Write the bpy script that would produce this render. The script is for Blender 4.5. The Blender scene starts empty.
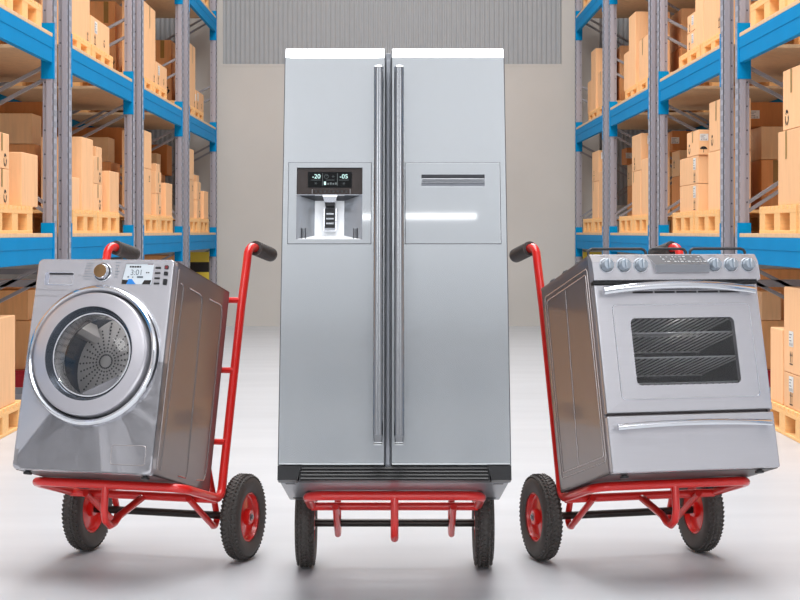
import bpy, bmesh, math, random
from math import sin, cos, pi, radians
from mathutils import Vector, Matrix, Euler
random.seed(7)
scene = bpy.context.scene
COL = scene.collection
scene.view_settings.view_transform = 'Standard'
scene.view_settings.look = 'None'
scene.view_settings.exposure = 0.0

# ------------------------------------------------------------------ materials
def lin(c):
    c = c / 255.0
    return c / 12.92 if c <= 0.04045 else ((c + 0.055) / 1.055) ** 2.4
def rgb(r, g, b): return (lin(r), lin(g), lin(b), 1.0)

def mat(name, color, rough=0.5, metal=0.0, coat=0.0, noise=0.0, scale=8.0, stretch=(1, 1, 1), bump=0.0, emit=None, estr=1.0, rnd=0.0, spec=0.5):
    m = bpy.data.materials.new(name); m.use_nodes = True
    nt = m.node_tree; N = nt.nodes; L = nt.links
    b = N['Principled BSDF']
    b.inputs['Base Color'].default_value = color
    b.inputs['Roughness'].default_value = rough
    b.inputs['Metallic'].default_value = metal
    b.inputs['Coat Weight'].default_value = coat
    b.inputs['Coat Roughness'].default_value = 0.06
    b.inputs['Specular IOR Level'].default_value = spec
    if emit:
        b.inputs['Emission Color'].default_value = emit
        b.inputs['Emission Strength'].default_value = estr
    if noise or bump:
        tc = N.new('ShaderNodeTexCoord'); mp = N.new('ShaderNodeMapping')
        mp.inputs['Scale'].default_value = stretch
        nz = N.new('ShaderNodeTexNoise'); nz.inputs['Scale'].default_value = scale; nz.inputs['Detail'].default_value = 5
        L.new(tc.outputs['Object'], mp.inputs['Vector']); L.new(mp.outputs['Vector'], nz.inputs['Vector'])
        if noise:
            hs = N.new('ShaderNodeHueSaturation'); hs.inputs['Color'].default_value = color
            mr = N.new('ShaderNodeMapRange')
            mr.inputs['From Min'].default_value = 0.3; mr.inputs['From Max'].default_value = 0.7
            mr.inputs['To Min'].default_value = 1 - noise; mr.inputs['To Max'].default_value = 1 + noise
            L.new(nz.outputs['Fac'], mr.inputs['Value'])
            val = mr.outputs['Result']
            if rnd:
                oi = N.new('ShaderNodeObjectInfo'); m2 = N.new('ShaderNodeMapRange')
                m2.inputs['To Min'].default_value = 1 - rnd; m2.inputs['To Max'].default_value = 1 + rnd
                L.new(oi.outputs['Random'], m2.inputs['Value'])
                mu = N.new('ShaderNodeMath'); mu.operation = 'MULTIPLY'
                L.new(val, mu.inputs[0]); L.new(m2.outputs['Result'], mu.inputs[1]); val = mu.outputs[0]
            L.new(val, hs.inputs['Value']); L.new(hs.outputs['Color'], b.inputs['Base Color'])
        if bump:
            bp = N.new('ShaderNodeBump'); bp.inputs['Strength'].default_value = bump; bp.inputs['Distance'].default_value = 0.01
            L.new(nz.outputs['Fac'], bp.inputs['Height']); L.new(bp.outputs['Normal'], b.inputs['Normal'])
    return m

def glass(name, tint, refl=0.12):
    m = bpy.data.materials.new(name); m.use_nodes = True
    nt = m.node_tree; N = nt.nodes; L = nt.links
    N.remove(N['Principled BSDF']); out = N['Material Output']
    t = N.new('ShaderNodeBsdfTransparent'); t.inputs['Color'].default_value = tint
    g = N.new('ShaderNodeBsdfGlossy'); g.inputs['Roughness'].default_value = 0.03
    f = N.new('ShaderNodeFresnel'); f.inputs['IOR'].default_value = 1.5
    a = N.new('ShaderNodeMath'); a.operation = 'ADD'; a.inputs[1].default_value = refl
    mx = N.new('ShaderNodeMixShader')
    L.new(f.outputs['Fac'], a.inputs[0]); L.new(a.outputs[0], mx.inputs['Fac'])
    L.new(t.outputs[0], mx.inputs[1]); L.new(g.outputs[0], mx.inputs[2]); L.new(mx.outputs[0], out.inputs['Surface'])
    return m

M = {}
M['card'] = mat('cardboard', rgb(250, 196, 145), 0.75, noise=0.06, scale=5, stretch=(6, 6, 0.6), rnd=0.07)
M['cardlifted'] = mat('cardboard lightened against shade', rgb(255, 216, 168), 0.75, noise=0.06, scale=5, stretch=(6, 6, .6), rnd=0.05)  # cardboard lightened to offset the shade deep in the racks
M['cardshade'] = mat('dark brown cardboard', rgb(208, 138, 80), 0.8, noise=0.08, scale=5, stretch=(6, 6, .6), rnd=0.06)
M['carddark'] = mat('brown cardboard', rgb(246, 180, 120), 0.8, noise=0.08, scale=5, stretch=(6, 6, .6), rnd=0.06)  # brown raised to make up for shade on the rear boxes
M['tape'] = mat('packing tape', rgb(168, 128, 52), 0.3, noise=0.05, scale=30)
M['ink'] = mat('black ink', rgb(32, 28, 26), 0.7, noise=0.02)
M['label'] = mat('paper label', rgb(238, 236, 232), 0.6, noise=0.02)
M['greylabel'] = mat('grey paper label', rgb(172, 172, 166), 0.6, noise=0.02)
M['wood'] = mat('pine wood', rgb(253, 200, 134), 0.7, noise=0.10, scale=4, stretch=(1.5, 14, 14), rnd=0.04)
M['deck'] = mat('chipboard deck', rgb(226, 190, 150), 0.75, noise=0.08, scale=14)
M['blue'] = mat('blue rack paint', rgb(0, 138, 198), 0.6, noise=0.03, scale=3, spec=0.08)
M['upright'] = mat('galvanised grey steel', rgb(168, 165, 174), 0.42, metal=0.35, noise=0.06, scale=6, stretch=(1, 1, .2))
M['slot'] = mat('dark slot', rgb(96, 96, 104), 0.7, noise=0.03)
M['perf'] = mat('perforated steel face', rgb(186, 190, 204), 0.4, metal=0.3, noise=0.05, scale=9)
M['brace'] = mat('brace steel', rgb(150, 150, 156), 0.45, metal=0.3, noise=0.05)
M['red'] = mat('red gloss paint', rgb(228, 38, 33), 0.28, coat=0.5, noise=0.03, scale=12)
M['rubber'] = mat('black rubber', rgb(74, 70, 67), 0.62, noise=0.08, scale=40)
M['grip'] = mat('dark grip rubber', rgb(66, 62, 60), 0.6, noise=0.05, scale=60)
M['darksteel'] = mat('dark steel axle', rgb(58, 55, 53), 0.3, metal=0.7, noise=0.04)
M['nut'] = mat('grey steel nut', rgb(140, 142, 146), 0.35, metal=0.9, noise=0.03)
M['fridge'] = mat('brushed fridge steel', rgb(216, 219, 220), 0.1, metal=0.8, noise=0.015, scale=6, stretch=(1, 1, 60))
M['fridgegloss'] = mat('polished fridge panel', rgb(214, 217, 218), 0.03, metal=0.8, noise=0.01)
M['recessplate'] = mat('pale recess plate', rgb(246, 248, 250), 0.3, metal=0.0, noise=0.01)
M['fridgeside'] = mat('grey fridge side', rgb(96, 98, 102), 0.3, metal=0.5, noise=0.02)
M['handle'] = mat('satin handle steel', rgb(150, 152, 155), 0.24, metal=1.0, noise=0.02, scale=6, stretch=(60, 60, 1))
M['mullion'] = mat('grey mullion', rgb(140, 143, 149), 0.3, metal=0.6, noise=0.02)
M['black'] = mat('black plastic', rgb(26, 26, 28), 0.35, noise=0.03)
M['blackgloss'] = mat('dark brown gloss panel', rgb(52, 44, 41), 0.25, coat=0.1, noise=0.03)
M['screen'] = mat('black screen', rgb(8, 9, 11), 0.3, coat=0.0, spec=0.2, noise=0.02)
M['screenink'] = mat('pale green digits', rgb(190, 225, 220), 0.5, noise=0.02, emit=rgb(190, 230, 222), estr=0.55)
M['screendim'] = mat('dim icons', rgb(96, 104, 104), 0.5, noise=0.02, emit=rgb(90, 100, 100), estr=0.15)
M['recess'] = mat('grey recess', rgb(176, 180, 185), 0.25, metal=0.6, noise=0.03)
M['chrome'] = mat('chrome', rgb(226, 228, 232), 0.1, metal=1.0, noise=0.01)
M['washfront'] = mat('silver washer front', rgb(190, 189, 193), 0.24, metal=0.6, noise=0.015, scale=5)
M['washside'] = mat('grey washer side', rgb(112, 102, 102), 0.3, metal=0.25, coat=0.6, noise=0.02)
M['disc'] = mat('silver door', rgb(188, 186, 191), 0.28, metal=0.55, noise=0.015)
M['groove'] = mat('dark groove', rgb(40, 42, 48), 0.4, noise=0.02)
M['bevel'] = mat('blue grey bevel', rgb(104, 110, 120), 0.22, metal=0.8, noise=0.02)
M['emboss'] = mat('embossed edge', rgb(186, 178, 176), 0.25, metal=0.7, noise=0.02)
M['drum'] = mat('drum steel', rgb(226, 222, 220), 0.5, metal=0.3, noise=0.03)
M['lcd'] = mat('pale display', rgb(198, 206, 212), 0.25, noise=0.02, emit=rgb(190, 200, 208), estr=0.12)
M['lcdink'] = mat('grey digits', rgb(92, 104, 112), 0.5, noise=0.02)
M['cyan'] = mat('blue display corner', rgb(40, 132, 214), 0.3, noise=0.04, scale=60)
M['brownreflect'] = mat('bronze knob cap', rgb(150, 118, 82), 0.18, metal=0.9, noise=0.02)  # brown reflection put into the cap colour
M['darkred'] = mat('dark red button', rgb(120, 38, 44), 0.4, noise=0.03)
M['stove'] = mat('stainless oven front', rgb(194, 193, 197), 0.24, metal=0.6, noise=0.015, scale=5, stretch=(1, 1, 40))
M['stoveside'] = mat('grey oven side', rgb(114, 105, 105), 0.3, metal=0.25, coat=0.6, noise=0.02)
M['cavity'] = mat('dark oven cavity', rgb(17, 15, 15), 0.5, noise=0.05, spec=0.1)
M['wire'] = mat('self-lit wire', rgb(222, 222, 224), 0.3, metal=0.6, noise=0.02, emit=rgb(200, 200, 204), estr=0.06)  # slight glow added so the shelf wires look lit
M['iron'] = mat('cast iron', rgb(48, 48, 50), 0.55, noise=0.06, scale=40)
M['dispface'] = mat('grey touch panel', rgb(146, 149, 153), 0.14, metal=0.7, noise=0.02)
M['knob'] = mat('blue grey knob', rgb(164, 174, 184), 0.36, metal=0.6, noise=0.02)
M['glassd'] = glass('washer glass', (0.9, 0.9, 0.91, 1), 0.0)
M['glasso'] = glass('oven glass', (0.85, 0.85, 0.86, 1), 0.0)
M['underside'] = mat('shade toned underside sheet', rgb(74, 68, 68), 0.45, noise=0.03)  # darkened to stand in for the shade mirrored beneath the load
M['dispmark'] = mat('pale print', rgb(186, 190, 193), 0.4, noise=0.02)
M['white'] = mat('white marking', rgb(240, 240, 240), 0.5, noise=0.02)
M['grey'] = mat('grey marking', rgb(128, 126, 128), 0.5, noise=0.02)
M['yellow'] = mat('hazard yellow', rgb(236, 208, 70), 0.5, noise=0.03)
M['redplastic'] = mat('red plastic', rgb(186, 28, 44), 0.45, noise=0.05)

# ------------------------------------------------------------------ mesh builder
class MB:
    def __init__(s): s.bm = bmesh.new(); s.mats = []
    def mi(s, m):
        m = M[m]
        if m not in s.mats: s.mats.append(m)
        return s.mats.index(m)
    def face(s, vs, m):
        try: f = s.bm.faces.new(vs)
        except ValueError: return None
        f.material_index = s.mi(m); return f
    def quad(s, pts, m):
        return s.face([s.bm.verts.new(p) for p in pts], m)
    def box(s, x0, x1, y0, y1, z0, z1, m, bev=0.0, seg=2):
        V = [s.bm.verts.new((x, y, z)) for x in sorted((x0, x1)) for y in sorted((y0, y1)) for z in sorted((z0, z1))]
        fs = [s.face([V[i] for i in q], m) for q in ((0, 1, 3, 2), (4, 6, 7, 5), (0, 4, 5, 1), (2, 3, 7, 6), (0, 2, 6, 4), (1, 5, 7, 3))]
        if bev:
            es = list({e for f in fs for e in f.edges})
            r = bmesh.ops.bevel(s.bm, geom=es, offset=bev, segments=seg, profile=0.5, affect='EDGES')
            k = s.mi(m)
            for f in r['faces']: f.material_index = k
        return s
    def prism(s, pts, axis, a, b, m):
        """pts 2-D polygon; axis 0: (y,z) extruded in x, 1: (x,z) extruded in y, 2: (x,y) extruded in z"""
        def P(p, t): return ((t, p[0], p[1]), (p[0], t, p[1]), (p[0], p[1], t))[axis]
        A = [s.bm.verts.new(P(p, a)) for p in pts]; B = [s.bm.verts.new(P(p, b)) for p in pts]
        n = len(pts)
        s.face(A[::-1], m); s.face(B, m)
        for i in range(n): s.face([A[i], A[(i + 1) % n], B[(i + 1) % n], B[i]], m)
        return s
    def bar(s, p, q, w, t, m, up=(0, 0, 1)):
        p, q = Vector(p), Vector(q); d = (q - p).normalized(); u = Vector(up)
        a = d.cross(u).normalized() * w / 2; b = a.cross(d).normalized() * t / 2
        A = [s.bm.verts.new(p + k) for k in (a + b, a - b, -a - b, -a + b)]
        B = [s.bm.verts.new(q + k) for k in (a + b, a - b, -a - b, -a + b)]
        s.face(A[::-1], m); s.face(B, m)
        for i in range(4): s.face([A[i], A[(i + 1) % 4], B[(i + 1) % 4], B[i]], m)
        return s
    def tube(s, pts, r, m, n=10, closed=False, caps=True, sx=1.0):
        pts = [Vector(p) for p in pts]; k = len(pts); rings = []
        prev = None
        for i, p in enumerate(pts):
            if closed: d = (pts[(i + 1) % k] - pts[i - 1]).normalized()
            elif i == 0: d = (pts[1] - p).normalized()
            elif i == k - 1: d = (p - pts[-2]).normalized()
            else: d = ((pts[i + 1] - p).normalized() + (p - pts[i - 1]).normalized()).normalized()
            if prev is None:
                a = d.orthogonal().normalized() if abs(d.z) > .9 else d.cross(Vector((0, 0, 1))).normalized()
            else:
                a = (prev - d * prev.dot(d)).normalized()
            prev = a; b = d.cross(a)
            rr = r[i] if isinstance(r, (list, tuple)) else r
            rings.append([s.bm.verts.new(p + a * rr * cos(2 * pi * j / n) * sx + b * rr * sin(2 * pi * j / n)) for j in range(n)])
        for i in range(k if closed else k - 1):
            A, B = rings[i], rings[(i + 1) % k]
            for j in range(n): s.face([A[j], A[(j + 1) % n], B[(j + 1) % n], B[j]], m)
        if caps and not closed:
            s.face(rings[0][::-1], m); s.face(rings[-1], m)
        return s
    def lathe(s, prof, c, axis, m, n=48, caps=(False, False)):
        """prof: (r, h, [mat]) along the axis through c"""
        c = Vector(c); rings = []
        def P(r, h, a):
            if axis == 0: return c + Vector((h, r * cos(a), r * sin(a)))
            if axis == 1: return c + Vector((r * cos(a), h, r * sin(a)))
            return c + Vector((r * cos(a), r * sin(a), h))
        for pr in prof:
            r, h = pr[0], pr[1]
            rings.append([s.bm.verts.new(P(max(r, 1e-5), h, 2 * pi * j / n)) for j in range(n)])
        for i in range(len(prof) - 1):
            mm = prof[i][2] if len(prof[i]) > 2 else m
            for j in range(n): s.face([rings[i][j], rings[i][(j + 1) % n], rings[i + 1][(j + 1) % n], rings[i + 1][j]], mm)
        if caps[0]: s.face(rings[0][::-1], m)
        if caps[1]: s.face(rings[-1], m)
        return s
    def text(s, txt, size, mx, m, squash=1.0):
        """letters from the built-in font, flat, placed by the 4x4 matrix mx (x right, y up in text space)"""
        cu = bpy.data.curves.new('letters', 'FONT'); cu.body = txt; cu.size = size; cu.align_x = 'CENTER'; cu.align_y = 'CENTER'
        ob = bpy.data.objects.new('letters', cu); COL.objects.link(ob)
        dg = bpy.context.evaluated_depsgraph_get(); me = bpy.data.meshes.new_from_object(ob.evaluated_get(dg))
        k = s.mi(m); vs = [s.bm.verts.new(mx @ Vector((v.co.x, v.co.y * squash, 0))) for v in me.vertices]
        for p in me.polygons:
            try: f = s.bm.faces.new([vs[i] for i in p.vertices]); f.material_index = k
            except ValueError: pass
        bpy.data.objects.remove(ob); bpy.data.curves.remove(cu); bpy.data.meshes.remove(me)
        return s
    def mesh(s, name, angle=35, recalc=True):
        if recalc: bmesh.ops.recalc_face_normals(s.bm, faces=s.bm.faces[:])
        me = bpy.data.meshes.new(name); s.bm.to_mesh(me); s.bm.free()
        for m in s.mats: me.materials.append(m)
        me.polygons.foreach_set('use_smooth', [True] * len(me.polygons))
        me.set_sharp_from_angle(angle=radians(angle))
        return me
    def build(s, name, parent=None, label=None, angle=35, recalc=True):
        o = bpy.data.objects.new(name, s.mesh(name, angle, recalc)); COL.objects.link(o)
        if parent is not None: o.parent = parent
        wn = o.modifiers.new('weighted', 'WEIGHTED_NORMAL'); wn.keep_sharp = True
        if label: o['label'] = label
        return o

def thing(name, label, cat, loc=(0, 0, 0), rot=(0, 0, 0), group=None):
    o = bpy.data.objects.new(name, None); COL.objects.link(o)
    o.location = loc; o.rotation_euler = rot; o.empty_display_size = 0.1
    return tag(o, label, cat, group)
def tag(o, label, cat, group=None):
    o['label'] = label; o['category'] = cat
    if group: o['group'] = group
    return o
def struct(o): o['kind'] = 'structure'; return o
def copy_tree(o, parent=None):
    c = o.copy(); COL.objects.link(c)
    if parent is not None: c.parent = parent
    for ch in list(o.children): copy_tree(ch, c)
    return c
def arc(c, a0, a1, r, n, plane):
    out = []
    for i in range(n + 1):
        a = a0 + (a1 - a0) * i / n
        p, q = r * cos(a), r * sin(a)
        out.append(Vector(c) + Vector({'xy': (p, q, 0), 'yz': (0, p, q), 'xz': (p, 0, q)}[plane]))
    return out
def rrect(x0, x1, z0, z1, r, n=5):
    pts = []
    for cx, cz, a in ((x1 - r, z1 - r, 0), (x0 + r, z1 - r, pi / 2), (x0 + r, z0 + r, pi), (x1 - r, z0 + r, 1.5 * pi)):
        for i in range(n + 1): pts.append((cx + r * cos(a + pi / 2 * i / n), cz + r * sin(a + pi / 2 * i / n)))
    return pts

# ------------------------------------------------------------------ camera (eye 1.478 m, level, shifted frame)
F, H = 1742.0, 1.478
cam = bpy.data.cameras.new('camera'); co = bpy.data.objects.new('camera', cam); COL.objects.link(co)
cam.sensor_width = 36; cam.lens = 36 * F / 800
cam.shift_x = (400 - 396) / 800; cam.shift_y = -(300 - 232) / 800
co.location = (0, 0, H); co.rotation_euler = (pi / 2, 0, 0); cam.clip_end = 200
scene.camera = co

# ------------------------------------------------------------------ the hall
YB, YF, XS, ZC = 27.3, -9.0, 8.0, 9.0
def room():
    # floor
    m = bpy.data.materials.new('polished concrete'); m.use_nodes = True
    N = m.node_tree.nodes; L = m.node_tree.links; b = N['Principled BSDF']
    tc = N.new('ShaderNodeTexCoord'); mp = N.new('ShaderNodeMapping'); mp.inputs['Scale'].default_value = (0.3, 1.6, 1)
    nz = N.new('ShaderNodeTexNoise'); nz.inputs['Scale'].default_value = 1.6; nz.inputs['Detail'].default_value = 6
    cr = N.new('ShaderNodeValToRGB'); cr.color_ramp.elements[0].position = .3; cr.color_ramp.elements[1].position = .7
    cr.color_ramp.elements[0].color = rgb(190, 193, 197); cr.color_ramp.elements[1].color = rgb(200, 203, 207)
    L.new(tc.outputs['Object'], mp.inputs['Vector']); L.new(mp.outputs['Vector'], nz.inputs['Vector']); L.new(nz.outputs['Fac'], cr.inputs['Fac'])
    L.new(cr.outputs['Color'], b.inputs['Base Color'])
    b.inputs['Roughness'].default_value = 0.38; b.inputs['Specular IOR Level'].default_value = 0.4
    M['floor'] = m
    M['wall'] = mat('concrete wall', rgb(202, 198, 192), 0.8, noise=0.04, scale=0.9, stretch=(1, 1, 1))
    M['corr'] = mat('corrugated grey sheet', rgb(168, 170, 172), 0.5, metal=0.1, noise=0.02)
    M['ceil'] = mat('white ceiling', rgb(226, 228, 232), 0.8, noise=0.02)
    M['wallpale'] = mat('pale hall wall', rgb(206, 206, 208), 0.8, noise=0.03)
    M['wallgrey'] = mat('grey hall wall', rgb(174, 176, 180), 0.8, noise=0.03)
    M['pane'] = mat('hall window pane', rgb(146, 151, 158), 0.3, noise=0.02)
    b = MB(); b.box(-XS, XS, YF, YB + .5, -.2, 0, 'floor'); struct(b.build('floor'))
    b = MB(); b.box(-XS, XS, YF, YB + .5, ZC, ZC + .2, 'ceil'); struct(b.build('ceiling'))
    b = MB(); b.box(-XS - .2, -XS, YF, YB + .5, 0, ZC, 'wallpale'); struct(b.build('wall_left'))
    b = MB(); b.box(XS, XS + .2, YF, YB + .5, 0, ZC, 'wallpale'); struct(b.build('wall_right'))
    b = MB(); b.box(-XS, XS, YF - .2, YF, 0, ZC, 'wallgrey'); struct(b.build('wall_front'))
    # back wall: concrete plinth and pilasters with corrugated sheet between
    k = YB / F; cx0, cx1 = (222.7 - 396) * k, (561.7 - 396) * k; px0, px1 = (190 - 396) * k, (599.5 - 396) * k
    zt = H + (232 - 64) * k
    b = MB()
    b.box(cx0, cx1, YB, YB + .3, 0, zt, 'wall')
    b.box(px0, cx0, YB, YB + .3, 0, ZC, 'wall'); b.box(cx1, px1, YB, YB + .3, 0, ZC, 'wall')
    b.box(-XS, px0, YB, YB + .3, 0, 1.9, 'wall'); b.box(px1, XS, YB, YB + .3, 0, 1.9, 'wall')
    for z in (zt - .035,):
        b.box(cx0, cx1, YB - .004, YB, z, z + .012, 'wall')
    struct(b.build('wall_back'))
    def corr(x0, x1, z0, name):
        b = MB(); p = 0.0745; n = int((x1 - x0) / p * 4); prev = None
        for i in range(n + 1):
            x = x0 + (x1 - x0) * i / n; ph = i % 4
            y = YB + .06 + (.014 if ph in (1, 2) else 0)
            c = (b.bm.verts.new((x, y, z0)), b.bm.verts.new((x, y, ZC)))
            if prev: b.face([prev[0], c[0], c[1], prev[1]], 'corr')
            prev = c
        struct(b.build(name, recalc=False, angle=10))
    corr(cx0, cx1, zt, 'wall_panel_centre'); corr(-XS, px0, 1.9, 'wall_panel_left'); corr(px1, XS, 1.9, 'wall_panel_right')
    i = 0
    for zz in (7.08, 8.07):
        for xx in (-1.95, -.92, .11, 1.14, 2.17):
            i += 1
            b = MB(); b.prism(rrect(xx - .33, xx + .33, zz - .26, zz + .26, .06), 1, YF, YF + .03, 'pane'); struct(b.build('window_%d' % i))
room()

def area(name, x, y, z, sx, sy, power, color=(1, 1, 1), rot=(0, 0, 0)):
    l = bpy.data.lights.new(name, 'AREA'); l.shape = 'RECTANGLE'; l.size = sx; l.size_y = sy; l.energy = power; l.color = color
    o = bpy.data.objects.new(name, l); COL.objects.link(o); o.location = (x, y, z); o.rotation_euler = rot
    return o
for yy, p in ((4.75, 480), (9.4, 460), (14.8, 450), (21.0, 480)):
    area('ceiling_lamp', 0, yy, ZC - .15, 4.8, 4.9, p)
for xx in (-5.4, 5.4):
    area('wall_fill', xx, -4.6, ZC - .15, 3.0, 5.0, 240)  # added fill, brightens the front wall and ceiling the fridge mirrors
    area('ceiling_fill', xx, -3.0, 6.4, 2.0, 6.0, 150, (1, 1, 1), (pi, 0, 0))  # added upward fill, brightens the ceiling mirrored in the fridge
area('strip_lamp', .18, -5.05, ZC - .5, 1.6, .15, 1.3)
area('front_fill', 0, -8.2, 1.75, 11, 3.3, 320, (1, 1, 1), (radians(90), 0, 0))  # unseen fill added behind the camera to light front faces
w = bpy.data.worlds.new('hall air'); w.use_nodes = True; scene.world = w
w.node_tree.nodes['Background'].inputs['Color'].default_value = (1, 1, 1, 1)
w.node_tree.nodes['Background'].inputs['Strength'].default_value = 0.3

# ------------------------------------------------------------------ pallet racks
XA = 2.78; LEV = (1.4675, 3.09, 4.81); P0 = 10.53; PER = 4.26; DEP = 1.80; BAYLEN = 3.755
BAYNAME = {-1: 'camera side bay', 0: 'nearest bay', 1: 'second bay', 2: 'third bay', 3: 'farthest bay'}
def start(b): return P0 + PER * b

def upright_mesh(sx, flip):
    """one post: open steel channel with bolted web, slotted aisle face. x grows away from the aisle, y along it"""
    b = MB(); Z = 6.5
    b.box(0, sx * .006, 0, .150, 0, Z, 'perf')                       # aisle face
    b.box(0, sx * .058, 0, .006, 0, Z, 'upright'); b.box(0, sx * .058, .144, .150, 0, Z, 'upright')
    b.box(sx * .052, sx * .058, .006, .026, 0, Z, 'upright'); b.box(sx * .052, sx * .058, .124, .144, 0, Z, 'upright')
    b.box(sx * .058, sx * .092, .026, .032, 0, Z, 'upright'); b.box(sx * .058, sx * .092, .118, .124, 0, Z, 'upright')
    b.box(sx * .086, sx * .092, .032, .118, 0, Z, 'upright')
    b.box(-sx * .01, sx * .11, -.01, .16, 0, .012, 'upright')
    z = .08
    while z < Z - .1:
        for yy in (.05, .10):
            b.quad([(-sx * .001, yy - .007, z), (-sx * .001, yy + .007, z), (-sx * .001, yy + .007, z + .05), (-sx * .001, yy - .007, z + .05)], 'slot')
        for yy, d in ((-.001, 0),):
            b.quad([(sx * .006, yy, z), (sx * .013, yy, z), (sx * .013, yy, z + .045), (sx * .006, yy, z + .045)], 'perf')
        z += .09
    z = .16
    while z < Z - .1:
        b.lathe([(.008, .0245), (.008, .026)], (sx * .075, 0, z), 1, 'slot', n=8, caps=(True, False))
        z += .195
    return b.mesh('upright')

def rack_proto(s):
    root = bpy.data.objects.new('pallet_rack', None); COL.objects.link(root); root.empty_display_size = .2
    um = upright_mesh(s, False)
    for y in (0, BAYLEN - .150):
        for x, fl in ((0, 1), (DEP, -1)):
            o = bpy.data.objects.new('upright', um); COL.objects.link(o); o.parent = root
            if fl == 1: o.location = (0, y, 0)
            else: o.location = (s * DEP, y + .150, 0); o.rotation_euler = (0, 0, pi)
        # bracing between front and rear post
        z = .14; k = 0
        far = y > 1
        ns = [(1.21, .38, .11), (1.71, 2.78, .07), (2.83, 1.96, .106), (3.74, 2.88, .19), (4.86, 3.9, .106)] if far else []
        for za, zr, dd in ns:
            for dz in (0, dd):
                b = MB(); b.bar((s * .08, y + .075, za - dz), (s * (DEP - .08), y + .075, zr - dz), .05, .026, 'brace', up=(0, 0, 1))
                b.build('diagonal_brace', root)
        for zz in ((.12, 1.06, 5.98) if far else (.12, 5.98)):
            b = MB(); b.bar((s * .08, y + .075, zz), (s * (DEP - .08), y + .075, zz), .05, .06, 'brace'); b.build('cross_brace', root)
    for z in LEV:
        for x in (0, DEP - .055):
            b = MB(); y0, y1 = .158, BAYLEN - .158
            b.box(s * (x + .006), s * (x + .052), y0, y1, z - .24, z - .032, 'blue', .004)
            if x == 0:
                b.box(s * .002, s * .03, y0, y1, z - .125, z - .032, 'blue', .004)
            bm = b.build('beam', root, 'blue steel beam')
            for yy in (.150, BAYLEN - .158):
                c = MB(); e = yy if yy < 1 else yy
                xx0, xx1 = (-.004, .100) if x == 0 else (DEP - .1, DEP + .004)
                c.box(s * xx0, s * xx1, e, e + .008, z - .37, z + .085, 'blue', .002)
                fx = -.004 if x == 0 else DEP - .0
                ylo, yhi = (e - .03, e) if yy < 1 else (e + .008, e + .05)
                c.box(s * fx, s * (fx + .004), ylo, yhi, z - .37, z + .085, 'blue')
                c.build('beam_connector', bm)
        b = MB(); b.box(s * .004, s * (DEP - .004), .162, BAYLEN - .162, z - .031, z, 'deck', .003)
        b.build('shelf_deck', root, 'pale chipboard shelf deck')
    return root

def place_racks():
    for s, side in ((-1, 'left'), (1, 'right')):
        proto = rack_proto(s)
        for i, b in enumerate((0, 1, 2, 3, -1)):
            o = proto if i == 0 else copy_tree(proto)
            o.location = (s * XA, start(b), 0)
            lab = {0: 'blue and grey steel pallet rack on the %s, bay nearest the viewer', 1: 'blue and grey steel pallet rack on the %s, second bay from the front',
                   2: 'blue and grey steel pallet rack on the %s, third bay from the front', 3: 'blue and grey steel pallet rack on the %s, last bay against the back wall',
                   -1: 'blue and grey steel pallet rack on the %s, bay beside the camera'}[b] % side
            tag(o, lab, 'pallet rack', 'pallet racks lining the aisle')
place_racks()

# ------------------------------------------------------------------ pallets
def pallet_mesh(L, D, h, m):
    b = MB()
    for i in range(9):                                             # top boards run front to back
        y = -L / 2 + (L - .105) * i / 8
        b.box(0, D, y, y + .105, h - .028, h, m, .002, 1)
    for k in range(3):
        x = (D - .14) * k / 2
        b.box(x, x + .14, -L / 2, L / 2, h - .056, h - .028, m, .002, 1)
        b.box(x, x + .14, -L / 2, L / 2, 0, .022, m, .002, 1)
        for j in range(3):
            y = -L / 2 + (L - .2) * j / 2
            b.box(x + .002, x + .138, y + .002, y + .198, .022, h - .056, m)
    return b
PH = .205
pal_mesh = pallet_mesh(1.24, 1.45, PH, 'wood').mesh('pallet')
def pallet(s, x, yc, z, label, me=pal_mesh, name='wooden_pallet', group='wooden pallets on the racks'):
    o = bpy.data.objects.new(name, me); COL.objects.link(o)
    o.location = (s * x, yc, z + .001); o.rotation_euler = (0, 0, 0 if s > 0 else pi)
    return tag(o, label, 'pallet', group)
SIDE = {-1: 'left', 1: 'right'}
LV = {1: 'lower shelf', 2: 'middle shelf', 3: 'upper shelf', 0: 'floor'}
for s in (-1, 1):
    for b in (0, 1, 2, 3):
        for lv in (1, 2, 3):
            if lv == 3 and b < 3: continue
            for rel, w in ((1.10, 'near'), (2.42, 'far')):
                if lv == 3 and w == 'near': continue
                dx, dy = (.05, 0) if lv != 2 else ((.16, .28) if b else (.06, .40))
                pallet(s, XA + dx, start(b) + rel + dy, LEV[lv - 1], 'wooden pallet at %s end of %s, %s, %s rack' % (w, LV[lv], BAYNAME[b], SIDE[s]))

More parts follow.
